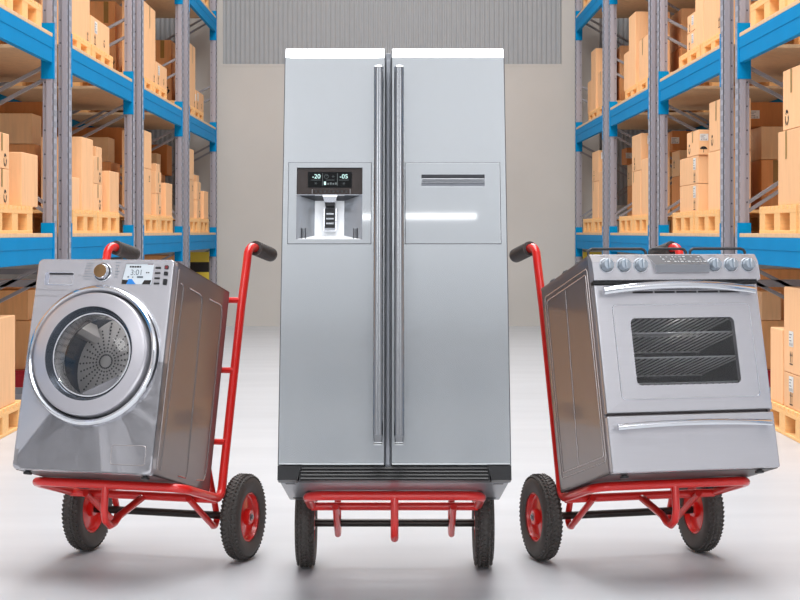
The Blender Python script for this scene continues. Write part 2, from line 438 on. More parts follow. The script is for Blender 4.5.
# ------------------------------------------------------------------ cardboard boxes
def frame4(o, x, y):
    """matrix whose local x,y axes are the vectors x,y and origin o"""
    x, y = Vector(x), Vector(y); z = x.cross(y)
    m = Matrix((x, y, z)).transposed().to_4x4(); m.translation = Vector(o); return m
def recycle(b, mx, r):
    for k in range(3):
        a0 = radians(90 + 120 * k - 48); a1 = radians(90 + 120 * k + 22); n = 5; k_ = None
        for i in range(n):
            t0 = a0 + (a1 - a0) * i / n; t1 = a0 + (a1 - a0) * (i + 1) / n
            b.quad([mx @ Vector((rr * cos(t), rr * sin(t), 0)) for rr, t in ((r * .62, t0), (r, t0), (r, t1), (r * .62, t1))], 'ink')
        b.face([b.bm.verts.new(mx @ Vector((rr * cos(t), rr * sin(t), 0))) for rr, t in ((r * .45, a1), (r * 1.17, a1), (r * .8, a1 + radians(34)))], 'ink')
def arrows(b, mx, r):
    for dx in (-.5, .5):
        c = dx * r
        b.quad([mx @ Vector(p) for p in ((c - .12 * r, -.7 * r, 0), (c + .12 * r, -.7 * r, 0), (c + .12 * r, .3 * r, 0), (c - .12 * r, .3 * r, 0))], 'ink')
        b.face([b.bm.verts.new(mx @ Vector(p)) for p in ((c - .36 * r, .25 * r, 0), (c + .36 * r, .25 * r, 0), (c, r, 0))], 'ink')
    b.quad([mx @ Vector(p) for p in ((-r, -r, 0), (r, -r, 0), (r, -.82 * r, 0), (-r, -.82 * r, 0))], 'ink')
def umbrella(b, mx, r):
    pts = [mx @ Vector((r * cos(a), r * sin(a) * .8, 0)) for a in [pi * i / 8 for i in range(9)]]
    b.face([b.bm.verts.new(p) for p in pts], 'ink')
    b.quad([mx @ Vector(p) for p in ((-.06 * r, -.9 * r, 0), (.06 * r, -.9 * r, 0), (.06 * r, 0, 0), (-.06 * r, 0, 0))], 'ink')
def carton(s, y0, y1, x0, x1, z0, z1, label, marks=(), m='card', group=None):
    """x is distance from the aisle centre line; marks: (face 'a' aisle / 'f' towards the front, kind, fu, fv, size)"""
    xc, yc = s * (x0 + x1) / 2, (y0 + y1) / 2
    hx, hy, h = abs(x1 - x0) / 2, (y1 - y0) / 2, z1 - z0 - .002
    b = MB(); b.box(-hx, hx, -hy, hy, 0, h, m, .004, 1)
    for e in (-1, 1):                                                # taped lid seam wraps over the edge
        pass
    b.box(-.003, .003, -hy + .006, hy - .006, h - .001, h + .0006, 'ink')
    for fc, kind, fu, fv, sz in marks:
        if fc == 'a': W = 2 * hy; mk = lambda u, v: frame4((-s * (hx + .0015), (u - .5) * W * s * -1, v * h), (0, -s, 0), (0, 0, 1))
        else: W = 2 * hx; mk = lambda u, v: frame4(((u - .5) * W, -(hy + .0015), v * h), (1, 0, 0), (0, 0, 1))
        mx = mk(fu, fv)
        if kind == 'tape':
            b.quad([mx @ Vector(p) for p in ((-.028, -sz * h, 0), (.028, -sz * h, 0), (.028, (1 - fv) * h - .003, 0), (-.028, (1 - fv) * h - .003, 0))], 'tape')
        elif kind == 'rec': recycle(b, mx, sz)
        elif kind == 'arr': arrows(b, mx, sz)
        elif kind == 'umb': umbrella(b, mx, sz)
        elif kind in ('lab', 'glab'):
            b.quad([mx @ Vector(p) for p in ((-sz, -sz * .8, 0), (sz, -sz * .8, 0), (sz, sz * .8, 0), (-sz, sz * .8, 0))], 'label' if kind == 'lab' else 'greylabel')
            up = frame4(mx @ Vector((0, 0, .001)), mx.to_3x3() @ Vector((1, 0, 0)), mx.to_3x3() @ Vector((0, 1, 0)))
            if kind == 'glab':
                b.text('DELIVERY', sz * .38, frame4(up @ Vector((0, sz * .4, 0)), up.to_3x3() @ Vector((1, 0, 0)), up.to_3x3() @ Vector((0, 1, 0))), 'ink')
            else:
                for i, ww in enumerate((.7, .45, .6)):
                    yy = sz * (.45 - .32 * i)
                    b.quad([up @ Vector(p) for p in ((-sz * .8, yy - .05 * sz, 0), (-sz * .8 + ww * 2 * sz * .8, yy - .05 * sz, 0), (-sz * .8 + ww * 2 * sz * .8, yy + .05 * sz, 0), (-sz * .8, yy + .05 * sz, 0))], 'grey')
                for i in range(7):
                    xx = -sz * .7 + i * sz * .2; ww = sz * (.04 + .05 * (i % 3 == 0))
                    b.quad([up @ Vector(p) for p in ((xx, -sz * .7, 0), (xx + ww, -sz * .7, 0), (xx + ww, -sz * .4, 0), (xx, -sz * .4, 0))], 'ink')
    o = b.build('cardboard_box', recalc=False); o.location = (xc, yc, z0 + .001)
    return tag(o, label, 'cardboard box', group or 'cardboard boxes on the %s racks' % SIDE[s])

Z1 = LEV[0] + PH + .001; Z2 = LEV[1] + PH + .001
def where(s, b, lv): return '%s, %s, %s rack' % (LV[lv], BAYNAME[b], SIDE[s])
def C(s, b, lv, rel, x, z, desc, marks=(), m='card'):
    st = start(b)
    if x[0] < 3.05: x = (x[0], min(x[1], {1: 355, 2: 274, 3: 220}.get(b, 900) * (st + rel[0]) / F))
    return carton(s, st + rel[0], st + rel[1], x[0], x[1], z[0], z[1], desc + ', ' + where(s, b, lv), marks, m)
RECT = (('a', 'rec', .62, .24, .055), ('a', 'tape', .5, .55, .0))
for b in (0, 1, 2, 3):                                           # left side, lower shelf
    d = .2 if b == 0 else 0
    C(-1, b, 1, (1.63 + d, 2.10 + d), (2.85, 3.30), (Z1, Z1 + .263), 'taped box at bottom of stack of two', (('a', 'tape', .5, .5, .0), ('a', 'rec', .72, .24, .05)))
    C(-1, b, 1, (1.63 + d, 2.10 + d), (2.85, 3.30), (Z1 + .265, Z1 + .525), 'taped box on top of stack of two', (('a', 'tape', .5, .5, .0), ('a', 'rec', .72, .24, .05)))
    C(-1, b, 1, (2.54 + d, 3.13 + d), (2.85, 3.42), (Z1, Z1 + .415), 'plain upright box at far end', ())
    if b:
        C(-1, b, 1, (2.16, 2.5), (2.92, 3.36), (Z1, Z1 + .64), 'tall narrow box behind the stack', ())
        dx = 3.5 if b == 1 else 3.46
        C(-1, b, 1, (2.1, 2.8), (dx, 4.2), (Z1, 2.33), 'brown rear box at the bottom', (('f', 'tape', .45, .6, .0), ('f', 'glab', .30, .84, .085)) if b == 1 else (('f', 'tape', .45, .6, .0),), 'carddark')
        C(-1, b, 1, (2.1, 2.55), (dx + .03, 4.2), (2.332, 2.63), 'taped rear box on the brown one', (('f', 'tape', .35, .45, .0),), 'cardlifted')
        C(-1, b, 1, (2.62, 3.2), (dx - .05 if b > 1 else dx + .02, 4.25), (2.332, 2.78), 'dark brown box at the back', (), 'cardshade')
C(-1, 1, 1, (.50, .90), (2.85, 3.30), (Z1, Z1 + .29), 'small plain box at near end', ())
C(-1, 1, 1, (1.02, 1.59), (2.85, 3.45), (Z1, Z1 + .67), 'tall plain box beside small box', ())
for b in (2, 3):
    C(-1, b, 1, (.70, 1.23), (2.85, 3.35), (Z1, Z1 + .53), 'lower box of tall pair at near end', (('a', 'arr', .7, .8, .04),))
    C(-1, b, 1, (.70, 1.25), (2.85, 3.35), (Z1 + .532, Z1 + .96), 'upper box of tall pair at near end', ())
for b in (0, 1, 2, 3):                                           # left side, middle shelf
    if b == 0:
        continue
    ta, tb, lb0, lb1 = {1: (1.0, 2.05, 2.12, 3.20), 2: (1.40, 2.38, 2.44, 3.45), 3: (1.62, 2.38, 2.46, 3.50)}[b]
    C(-1, b, 2, (ta, tb), (2.96, 3.36), (Z2, Z2 + .9), 'very tall plain box at near end', (('a', 'tape', .5, .7, .0), ('a', 'arr', .88, .07, .045)))
    C(-1, b, 2, (lb0, lb1), (2.96, 3.36), (Z2, Z2 + .29), 'low box with white labels', (('a', 'lab', .25, .68, .075), ('a', 'arr', .2, .25, .05), ('f', 'lab', .8, .6, .06), ('a', 'rec', .7, .3, .04)))
    rx = {1: 3.45, 2: 3.40, 3: 3.27}[b]
    C(-1, b, 2, (2.1, 3.2), (rx, 4.2), (Z2, 3.75), 'rear box with round recycling mark', (('f', 'rec', .9, .55, .06),), 'card')
    if b > 1: C(-1, b, 2, (2.1, 3.2), (rx + .01, 4.2), (3.752, 4.28), 'brown taped rear box on top', (('f', 'tape', .86, .5, .0),), 'carddark')
C(-1, 3, 3, (2.6, 3.1), (2.85, 3.2), (LEV[2] + PH + .001, LEV[2] + .62), 'plain box at far end', ())
C(1, 3, 3, (2.6, 3.1), (2.85, 3.2), (LEV[2] + PH + .001, LEV[2] + .62), 'plain box at far end', ())
# right side, lower shelf
C(1, 0, 1, (1.70, 2.46), (2.85, 3.4), (Z1, 2.22), 'tall taped box at the bottom', (('a', 'tape', .35, .62, .0),))
C(1, 0, 1, (1.70, 2.30), (2.85, 3.3), (2.222, 2.66), 'recycling marked box stacked on tall one', (('a', 'tape', .45, .6, .0), ('a', 'rec', .22, .2, .06)))
C(1, 1, 1, (.48, 1.11), (2.85, 3.4), (Z1, 2.2), 'tall plain box at near end', ())
C(1, 1, 1, (.45, 1.06), (2.85, 3.3), (2.202, 2.65), 'taped box on the tall near box', (('a', 'tape', .55, .6, .0), ('a', 'rec', .25, .22, .05)))
C(1, 1, 1, (1.65, 2.70), (2.85, 3.4), (Z1, Z1 + .26), 'labelled box at bottom of stack of three', (('a', 'lab', .82, .72, .07), ('a', 'arr', .82, .25, .05)))
C(1, 1, 1, (1.65, 2.70), (2.85, 3.4), (Z1 + .262, Z1 + .53), 'labelled box in middle of stack of three', (('a', 'lab', .82, .72, .07), ('a', 'arr', .82, .25, .05)))
C(1, 1, 1, (1.62, 2.27), (2.85, 3.25), (Z1 + .532, Z1 + .77), 'umbrella marked box topping stack of three', (('a', 'tape', .5, .55, .0), ('a', 'rec', .22, .3, .05), ('f', 'lab', .13, .7, .04), ('f', 'umb', .12, .22, .035)))
for b in (2, 3):
    C(1, b, 1, (.62, 1.18), (2.85, 3.4), (Z1, 2.32), 'tall plain box at near end', ())
    C(1, b, 1, (1.26, 1.98), (2.85, 3.4), (Z1, 2.2), 'plain lower box of pair', (('a', 'tape', .2, .75, .0),))
    C(1, b, 1, (1.22, 1.99), (2.85, 3.25), (2.202, 2.63), 'label bearing upper box of pair', (('a', 'rec', .3, .12, .045), ('f', 'lab', .4, .82, .06), ('a', 'arr', .3, .3, .04)))
for b in (1, 2, 3):
    C(1, b, 1, (1.9 if b == 1 else 2.45, 2.75 if b == 1 else 3.05), (3.5, 4.2), (Z1, 2.17), 'brown rear box with tape', (('f', 'tape', .2, .55, .0),), 'carddark')
    C(1, b, 1, (1.9 if b == 1 else 2.45, 2.75 if b == 1 else 3.05), (3.5, 4.2), (2.172, 2.49), 'rear box in middle', (('a', 'arr', .3, .5, .05),), 'cardlifted')
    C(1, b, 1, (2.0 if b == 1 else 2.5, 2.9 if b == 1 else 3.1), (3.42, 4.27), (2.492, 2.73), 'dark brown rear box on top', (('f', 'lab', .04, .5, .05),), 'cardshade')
# right side, middle shelf
C(1, 1, 2, (.94, 1.26), (2.95, 3.35), (Z2, Z2 + .8), 'tall labelled box at near end', (('a', 'lab', .4, .5, .08), ('a', 'arr', .5, .12, .05)))
C(1, 1, 2, (1.28, 1.92), (2.95, 3.4), (Z2, Z2 + .95), 'very tall plain box', ())
C(1, 1, 2, (1.94, 2.38), (2.95, 3.4), (Z2, Z2 + .88), 'narrow tall plain box', ())
C(1, 1, 2, (2.40, 2.86), (2.95, 3.3), (Z2, Z2 + .18), 'lower sticker box of pair', (('a', 'lab', .7, .6, .06), ('a', 'arr', .3, .3, .04)))
C(1, 1, 2, (2.40, 2.84), (2.95, 3.3), (Z2 + .182, Z2 + .36), 'upper sticker box of pair', (('a', 'lab', .7, .6, .06), ('a', 'arr', .3, .3, .04)))
for b in (2, 3):
    C(1, b, 2, (1.34, 2.10), (2.95, 3.4), (Z2, Z2 + .5), 'low taped box at near end', (('a', 'tape', .4, .6, .0),))
    C(1, b, 2, (2.42, 3.02), (2.95, 3.4), (Z2, Z2 + .9), 'very tall plain box', ())
    C(1, b, 2, (3.04, 3.50), (2.95, 3.3), (Z2, Z2 + .48), 'medium plain box at far end', ())
for b in (1, 2, 3):
    rx = {1: 3.5, 2: 3.5, 3: 3.3}[b]
    C(1, b, 2, (2.3, 3.2), (rx, 4.25), (Z2, 3.75), 'rear taped box at the bottom', (('f', 'tape', .2, .5, .0),), 'carddark')
    if b > 1: C(1, b, 2, (2.3, 3.2), (rx, 4.25), (3.752, 4.22), 'rear box with pale side', (), 'card')
# on the floor in the nearest bays
pallet(-1, XA + .04, start(0) + 2.06, 0, 'wooden pallet on the floor of the nearest bay, left rack')
pallet(1, XA + .04, start(0) + 2.20, 0, 'wooden pallet on the floor of the nearest bay, right rack')
carton(-1, start(0) + 1.5, start(0) + 2.46, 2.84, 3.5, PH + .002, .86, 'large plain box on a floor pallet at the left edge, under the blue beam')
carton(1, start(0) + 2.27, start(0) + 2.68, 2.84, 3.4, PH + .002, .76, 'plain shorter box on the floor pallet behind the oven')
carton(1, start(0) + 1.60, start(0) + 2.22, 2.84, 3.4, PH + .002, .46, 'labelled lower box on the floor pallet at the right edge', (('a', 'lab', .38, .7, .07), ('a', 'arr', .38, .3, .05)))
carton(1, start(0) + 1.60, start(0) + 2.22, 2.84, 3.4, .462, 1.08, 'labelled tall box stacked on the lower one at the right edge', (('a', 'lab', .38, .4, .07), ('a', 'arr', .38, .18, .05)))
red_mesh = pallet_mesh(1.24, 1.0, PH, 'redplastic').mesh('red_pallet')
for s in (-1, 1):
    pallet(s, 3.36, 16.6, 0, 'red plastic pallet under brown boxes at floor level, %s rack' % SIDE[s], red_mesh, 'plastic_pallet', 'red plastic pallets on the floor')
    y = 16.1
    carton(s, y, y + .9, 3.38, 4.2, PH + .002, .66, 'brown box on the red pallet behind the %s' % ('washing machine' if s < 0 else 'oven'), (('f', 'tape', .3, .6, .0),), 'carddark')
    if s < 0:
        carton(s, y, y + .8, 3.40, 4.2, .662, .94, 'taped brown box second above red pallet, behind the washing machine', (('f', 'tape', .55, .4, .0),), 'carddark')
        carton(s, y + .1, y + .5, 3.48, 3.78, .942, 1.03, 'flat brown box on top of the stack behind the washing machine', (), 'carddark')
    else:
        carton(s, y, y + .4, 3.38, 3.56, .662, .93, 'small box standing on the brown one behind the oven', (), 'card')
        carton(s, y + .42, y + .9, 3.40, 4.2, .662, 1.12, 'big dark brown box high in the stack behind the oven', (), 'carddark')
# boxes beside the camera (seen mirrored in the polished appliances)
for s in (-1, 1):
    for rel in (1.10, 2.42):
        pallet(s, XA + .05, start(-1) + rel, LEV[0], 'wooden pallet at %s end of lower shelf, camera side bay, %s rack' % ('near' if rel < 2 else 'far', SIDE[s]))
    C(s, -1, 1, (.6, 1.6), (2.85, 3.6), (Z1, Z1 + .7), 'big plain box at near end', ())
    C(s, -1, 1, (1.9, 2.5), (2.85, 3.6), (Z1, Z1 + .5), 'plain box in the middle', (('a', 'lab', .3, .7, .08),))
    C(s, -1, 1, (2.55, 3.1), (2.85, 3.6), (Z1, Z1 + .8), 'tall plain box at far end', (('a', 'lab', .3, .7, .08),))
    if s > 0: continue

# more floor stock in the nearest bay, mirrored in the appliance sides
for s in (-1, 1):
    pallet(s, XA + .04, start(0) + .80, 0, 'wooden pallet on the floor at the near end of the nearest bay, %s rack' % SIDE[s])
    carton(s, start(0) + .22, start(0) + 1.3, 2.84, 3.6, PH + .002, .95, 'large box on the floor pallet outside the frame, %s rack' % SIDE[s], (('a', 'lab', .4, .7, .09),))
    C(s, 0, 1, (.6, 1.5), (2.85, 3.5), (Z1, Z1 + .62), 'wide box at near end', (('a', 'lab', .4, .7, .08),))

carton(-1, start(3) + .66, start(3) + 1.5, 3.03, 3.7, .002, 1.155, 'tall brown box on the floor of the farthest bay, left rack', (), 'carddark')
# hazard striped end guards by the last posts
for s in (-1, 1):
    b = MB(); y = start(3) + BAYLEN - .30
    for k in range(7):
        b.box(s * 2.875, s * 3.16, y, y + .04, .092 + .154 * k, .092 + .154 * (k + 1), 'yellow' if k % 2 == 0 else 'black')
    b.box(s * 2.90, s * 2.98, y + .04, y + .12, 0, .9, 'black'); b.box(s * 3.07, s * 3.15, y + .04, y + .12, 0, .9, 'black')
    tag(b.build('hazard_barrier'), 'yellow and black striped guard board at the far end of the %s racks' % SIDE[s], 'barrier', 'striped guards at the rack ends')

# ------------------------------------------------------------------ hand trucks
R_T = .0195
def hand_truck():
    """local frame: x across, y = 0 at the load's back face, z along the rails; the load stands on z = 0"""
    root = bpy.data.objects.new('hand_truck', None); COL.objects.link(root); root.empty_display_size = .1
    U, VF, ZT = .357, -.372, -.0225
    for s in (-1, 1):                                               # rail: one bent tube from toe corner up to the handle
        pts = [Vector((s * .02 * 0, VF, ZT))]
        pts += [Vector((s * (U - .07), VF, ZT))] + [Vector((s * (U - .07 + .07 * sin(a)), VF + .07 - .07 * cos(a), ZT)) for a in (pi / 8, pi / 4, 3 * pi / 8, pi / 2)]
        pts += [Vector((s * U, -.008, ZT))]
        pts += [Vector((s * U, -.008 + .055 * sin(a), ZT + .055 - .055 * cos(a))) for a in (pi / 8, pi / 4, 3 * pi / 8, pi / 2)]
        pts += [Vector((s * U, .050, .33)), Vector((s * U, .058, .86)), Vector((s * U, .072, 1.05))]
        c = (.133, 1.087)
        pts += [Vector((s * U, c[0] - .062 * cos(a), c[1] + .062 * sin(a))) for a in (pi / 10, pi / 5, 3 * pi / 10, 2 * pi / 5, pi / 2)]
        pts += [Vector((s * U, .34, 1.168))]
        b = MB(); b.tube(pts, R_T, 'red', 12); b.build('rail', root, 'red bent tube rail')
        g = MB()
        prof = [(.021, 0), (.034, .001), (.035, .01)]
        y = .015
        while y < .185: prof += [(.0325, y), (.0325, y + .005), (.0345, y + .007), (.0345, y + .012)]; y += .0155
        prof += [(.034, .20), (.028, .21), (.0001, .211)]
        g.lathe(prof, (0, 0, 0), 1, 'grip', 20); go = g.build('grip', root, 'dark ribbed rubber grip')
        go.location = (s * U, .150, 1.150); go.rotation_euler = (math.atan2(.019, .207), 0, 0)
    for z, v in ((.88, .057), (.555, .045), (.23, .032)):
        b = MB(); b.tube([(-U, v, z), (U, v, z)], .014, 'red', 10); b.build('rung', root, 'red cross tube')
    b = MB(); b.tube([(-U, .005, ZT - .004), (U, .005, ZT - .004)], R_T * .95, 'red', 12); b.build('cross_tube', root)
    for s in (-1, 1):                                              # V brackets holding the axle
        u = s * .25
        pts = [(u, -.06, -.035), (u, .19, -.110)] + [(u, .245 + .03 * sin(a), -.092 - .034 * cos(a)) for a in (-.7, -.2, .4, 1.0, 1.5)] + [(u, .262, -.06), (u, .032, .23)]
        b = MB(); b.tube(pts, .0145, 'red', 10); b.build('axle_bracket', root)
    foot = Vector((0, -.265, -.185))
    b = MB()
    b.tube([(0, VF, ZT - .005), (0, VF + .015, -.13), (0, VF + .04, -.172), (0, VF + .085, -.187), (0, VF + .125, -.172), (0, VF + .16, -.14), (0, .0, ZT - .012)], .0165, 'red', 12)
    b.build('front_stand', root, 'red V shaped front stand')
    b = MB(); b.tube([(-.40, .248, -.075), (.40, .248, -.075)], .0175, 'darksteel', 14); b.build('axle', root, 'dark steel axle')
    # wheels
    Rw = .194
    b = MB()
    prof = []
    for i in range(15):
        a = pi * i / 14; prof.append((.152 + .036 * sin(a) ** .8, -.043 * cos(a)))
    prof = [(.108, -.030), (.118, -.036)] + prof + [(.118, .036), (.108, .030)]
    b.lathe(prof, (0, 0, 0), 0, 'rubber', 64)
    n = 56
    for k in range(n):                                             # tread blocks in five rows
        for j, (x, rr, tilt) in enumerate(((0, .1895, 0), (-.016, .1875, .5), (.016, .1875, -.5), (-.031, .1795, .9), (.031, .1795, -.9))):
            a = 2 * pi * (k + (.5 if j in (1, 2) else 0)) / n
            w_, l_ = (.0115, .0135) if j < 3 else (.011, .0120)
            mx = Matrix.Rotation(a, 4, 'X') @ Matrix.Translation((x, 0, rr)) @ Matrix.Rotation(tilt, 4, 'Y') @ Matrix.Rotation((.5, -.5, .5, .35, -.35)[j], 4, 'Z')
            vs = [b.bm.verts.new(mx @ Vector((dx * w_ / 2, dy * l_ / 2, dz))) for dz in (-.005, .0034) for dx, dy in ((-1, -1), (1, -1), (1, 1), (-1, 1))]
            for q in ((4, 5, 6, 7), (0, 1, 5, 4), (1, 2, 6, 5), (2, 3, 7, 6), (3, 0, 4, 7)): b.face([vs[i] for i in q], 'rubber')
    tyre = b.mesh('wheel', angle=40, recalc=False)
    b = MB()
    for e in (-1, 1):
        b.lathe([(.108, .034 * e), (.112, .030 * e), (.104, .030 * e), (.098, .012 * e), (.092, .008 * e), (.04, .012 * e), (.036, .014 * e), (.034, .034 * e), (.030, .038 * e), (.0145, .038 * e)], (0, 0, 0), 0, 'red', 48)
    rim = b.mesh('rim')
    b = MB(); b.lathe([(.0001, .042), (.017, .042), (.017, .030)], (0, 0, 0), 0, 'nut', 6); b.lathe([(.0001, .047), (.0095, .047), (.0095, .04)], (0, 0, 0), 0, 'nut', 12)
    nut = b.mesh('axle_nut')
    for s in (-1, 1):
        w = bpy.data.objects.new('wheel', tyre); COL.objects.link(w); w.parent = root; w.location = (s * .39, .248, -.075); w['label'] = 'black treaded pneumatic tyre'
        w.rotation_euler = (.3 * s, 0, 0)
        for nm, me, lb in (('rim', rim, 'red steel wheel rim'), ('axle_nut', nut, 'grey steel axle nut')):
            o = bpy.data.objects.new(nm, me); COL.objects.link(o); o.parent = w; o['label'] = lb
            if s < 0 and nm == 'axle_nut': o.rotation_euler = (0, 0, pi)
    return root

APP = {'F': ((-0.006, 6.768, 0.513), .257, 0.0, .72), 'W': ((-1.305, 7.197, 0.486), .258, -.306, .61), 'S': ((1.244, 7.175, 0.494), .269, .270, .609)}
def app_rot(k): _, t, yaw, _ = APP[k]; return (-t, 0, yaw)
def app_mx(k): return Euler(app_rot(k)).to_matrix()
for k in APP:                                                      # raise each load so its truck's wheels rest exactly on the floor
    l, t, yaw, d = APP[k]
    ax = Vector(l) + app_mx(k) @ Vector((0, d + .004 + .248, -.075)); APP[k] = ((l[0], l[1], l[2] + .1945 - ax.z), t, yaw, d)
def app_pt(k, l): return Vector(APP[k][0]) + app_mx(k) @ Vector(l)

ht = hand_truck()
for i, (k, lab) in enumerate((('F', 'red two wheeled hand truck carrying the tall double door refrigerator'), ('W', 'red two wheeled hand truck carrying the silver washing machine'), ('S', 'red two wheeled hand truck carrying the stainless oven range'))):
    o = ht if i == 0 else copy_tree(ht)
    o.location = app_pt(k, (0, APP[k][3] + .004, 0)); o.rotation_euler = app_rot(k)
    tag(o, lab, 'hand truck', 'red hand trucks carrying appliances')

XZ = lambda x, y, z: frame4((x, y, z), (1, 0, 0), (0, 0, 1))      # text / decals facing the front (-y)

# ------------------------------------------------------------------ refrigerator
def fridge():
    r = thing('refrigerator', 'tall silver double door refrigerator with ice dispenser, tilted back on red hand truck', 'refrigerator', APP['F'][0], app_rot('F'))
    Wd, Hh, D = .455, 1.791, .72
    b = MB(); b.box(-.451, .451, .075, D, .0, 1.775, 'fridgeside', .006); b.box(-.445, .445, .06, .08, .06, 1.765, 'black'); b.build('cabinet', r, 'dark grey cabinet body')
    def door(x0, x1, name, hole=None):
        b = MB()
        y1 = .06; z0, z1 = .06, Hh; ch = .05; dy = .016
        # side profile (y,z): face bottom, face top, sloped cap, back
        prof = [(.004, z0), (0, z0 + .006), (0, z1 - ch), (.003, z1 - ch + .006), (dy, z1 - .004), (dy + .006, z1), (y1, z1), (y1, z0)]
        e = .004
        if not hole:
            def section(x, ins): return [b.bm.verts.new((x, min(y1, p[0] + ins), p[1])) for p in prof]
            secs = [section(x0, e), section(x0 + .0015, .001), section(x0 + e, 0), section(x1 - e, 0), section(x1 - .0015, .001), section(x1, e)]
            n = len(prof)
            for k_, (A, B) in enumerate(zip(secs, secs[1:])):
                for i in range(n): b.face([A[i], A[(i + 1) % n], B[(i + 1) % n], B[i]], 'fridge' if k_ == 2 else 'fridgeside')
            b.face(secs[0], 'fridge'); b.face(secs[-1][::-1], 'fridge')
        else:
            hx0, hx1, hz0, hz1 = hole
            xs = [(x0, e), (x0 + .0015, .001), (x0 + e, 0), (hx0, 0), (hx1, 0), (x1 - e, 0), (x1 - .0015, .001), (x1, e)]
            zs = [(.004, z0), (0, z0 + .006), (0, hz0), (0, hz1), (0, z1 - ch), (.003, z1 - ch + .006), (dy, z1 - .004), (dy + .006, z1), (y1, z1), (y1, z0)]
            g = [[b.bm.verts.new((x, min(y1, p[0] + ins), p[1])) for p in zs] for x, ins in xs]
            n = len(zs)
            for i in range(len(xs) - 1):
                for j in range(n):
                    if i == 3 and j == 2: continue
                    b.face([g[i][j], g[i][(j + 1) % n], g[i + 1][(j + 1) % n], g[i + 1][j]], 'fridge' if 2 <= i <= 4 else 'fridgeside')
            b.face(g[0], 'fridge'); b.face(g[-1][::-1], 'fridge')
        return b.build(name, r, angle=25)
    DX0, DX1, DZ0, DZ1 = -.397, -.130, .966, 1.267
    ld = door(-.455, -.0375, 'freezer_door', (DX0, DX1, DZ0, DZ1))
    rd = door(-.0135, .455, 'fridge_door')
    b = MB(); b.box(-.037, -.014, .02, .07, .03, 1.77, 'mullion', .003); b.box(-.0335, -.0185, .004, .03, .06, 1.735, 'mullion', .004); b.build('centre_strip', r)
    # handles: upright oval bars on two posts
    for dr, xc in ((ld, -.0645), (rd, .0185)):
        b = MB()
        sec = [(.0205 * cos(a) , -.052 + .019 * sin(a)) for a in [2 * pi * i / 20 for i in range(20)]]
        b.prism([(xc + p[0], p[1]) for p in sec], 2, .165, 1.680, 'handle')
        bot = [(xc + p[0], p[1]) for p in sec]
        A = [b.bm.verts.new((p[0], p[1], .1655)) for p in bot]; B = [b.bm.verts.new((xc + (p[0] - xc) * .85, -.03 + (p[1] + .052) * .6, .142)) for p in bot]
        for i in range(20): b.face([A[i], A[(i + 1) % 20], B[(i + 1) % 20], B[i]], 'handle')
        b.face(B, 'handle')
        A = [b.bm.verts.new((p[0], p[1], 1.6795)) for p in bot]; B = [b.bm.verts.new((xc + (p[0] - xc) * .9, -.045 + (p[1] + .052) * .7, 1.689)) for p in bot]
        for i in range(20): b.face([A[i], A[(i + 1) % 20], B[(i + 1) % 20], B[i]], 'chrome')
        b.face(B, 'chrome')
        for z in (.20, .92, 1.62): b.box(xc - .012, xc + .012, -.04, .002, z - .03, z + .03, 'handle', .003)
        b.build('handle', dr, 'long satin steel door handle')
    # dispenser surround, standing slightly proud
    def ring(bb, o, i, y0, y1, m):
        for x0, x1, z0, z1 in ((o[0], i[0], o[2], o[3]), (i[1], o[1], o[2], o[3]), (i[0], i[1], o[2], i[2]), (i[0], i[1], i[3], o[3])): bb.box(x0, x1, y0, y1, z0, z1, m)
    b = MB(); ring(b, (-.4315, -.0935, .946, 1.290), (-.4295, -.0955, .948, 1.288), -.0005, .001, 'groove')
    ring(b, (-.4295, -.0955, .948, 1.288), (DX0, DX1, DZ0, DZ1), -.003, .001, 'fridgegloss'); b.build('dispenser_surround', ld)
    b = MB(); b.box(DX0, DX1, .004, .02, 1.153, DZ1, 'blackgloss', .002)
    b.box(DX0, DX1, -.001, .03, 1.1515, 1.1535, 'chrome')
    for x in (-.334, -.180): b.box(x - .0012, x + .0012, .002, .0045, 1.158, 1.177, 'grey')
    for i in range(8): b.box(-.322 + i * .0175, -.314 + i * .0175, .003, .0042, 1.163, 1.172, 'black')
    b.build('control_panel', ld, 'dark brown glossy control strip')
    b = MB(); sx0, sx1, sz0, sz1 = -.352, -.173, 1.184, 1.250; y = .0025
    b.box(sx0, sx1, y, .006, sz0, sz1, 'screen')
    t = y - .0008
    b.text('-20', .026, XZ(-.318, t, 1.230), 'screenink'); b.text('-05', .026, XZ(-.206, t, 1.230), 'screenink')
    for x in (-.2925, -.232): b.box(x - .0008, x + .0008, t, y, 1.192, 1.244, 'screendim')
    for x in (-.32, -.206): b.box(x - .02, x + .02, t, y, 1.215, 1.2162, 'screendim')
    b.box(-.28, -.244, t, y, 1.215, 1.2162, 'screendim')
    for x, z in ((-.32, 1.2015), (-.206, 1.2015), (-.249, 1.230)):
        for k in range(3):
            a = pi * k / 3; p = Vector((x, t, z)); d = Vector((cos(a), 0, sin(a))) * .006
            b.bar(p - d, p + d, .0005, .0014, 'screendim', up=(0, 1, 0))
    b.tube(arc((-.277, t, 1.230), 0, 2 * pi * 15 / 16, .008, 15, 'xz'), .0007, 'screendim', 4, closed=True)
    b.bar((-.277, t, 1.230), (-.277, t, 1.236), .0006, .0012, 'screendim', up=(0, 1, 0))
    b.box(-.2865, -.2785, t, y, 1.195, 1.209, 'screenink')
    for i in range(4): b.box(-.273 + i * .0105, -.266 + i * .0105, t, y, 1.196, 1.203 + .002 * (i % 2), 'screendim')
    b.build('display', ld, 'black screen with pale digits')
    # recess
    b = MB(); d = .057; ix0, ix1 = -.325, -.205
    z0, z1 = DZ0, 1.153
    P = lambda x, y, z: b.bm.verts.new((x, y, z))
    b.quad([(ix0, d, z0 + .03), (ix1, d, z0 + .03), (ix1, d, z1 - .01), (ix0, d, z1 - .01)], 'recessplate')
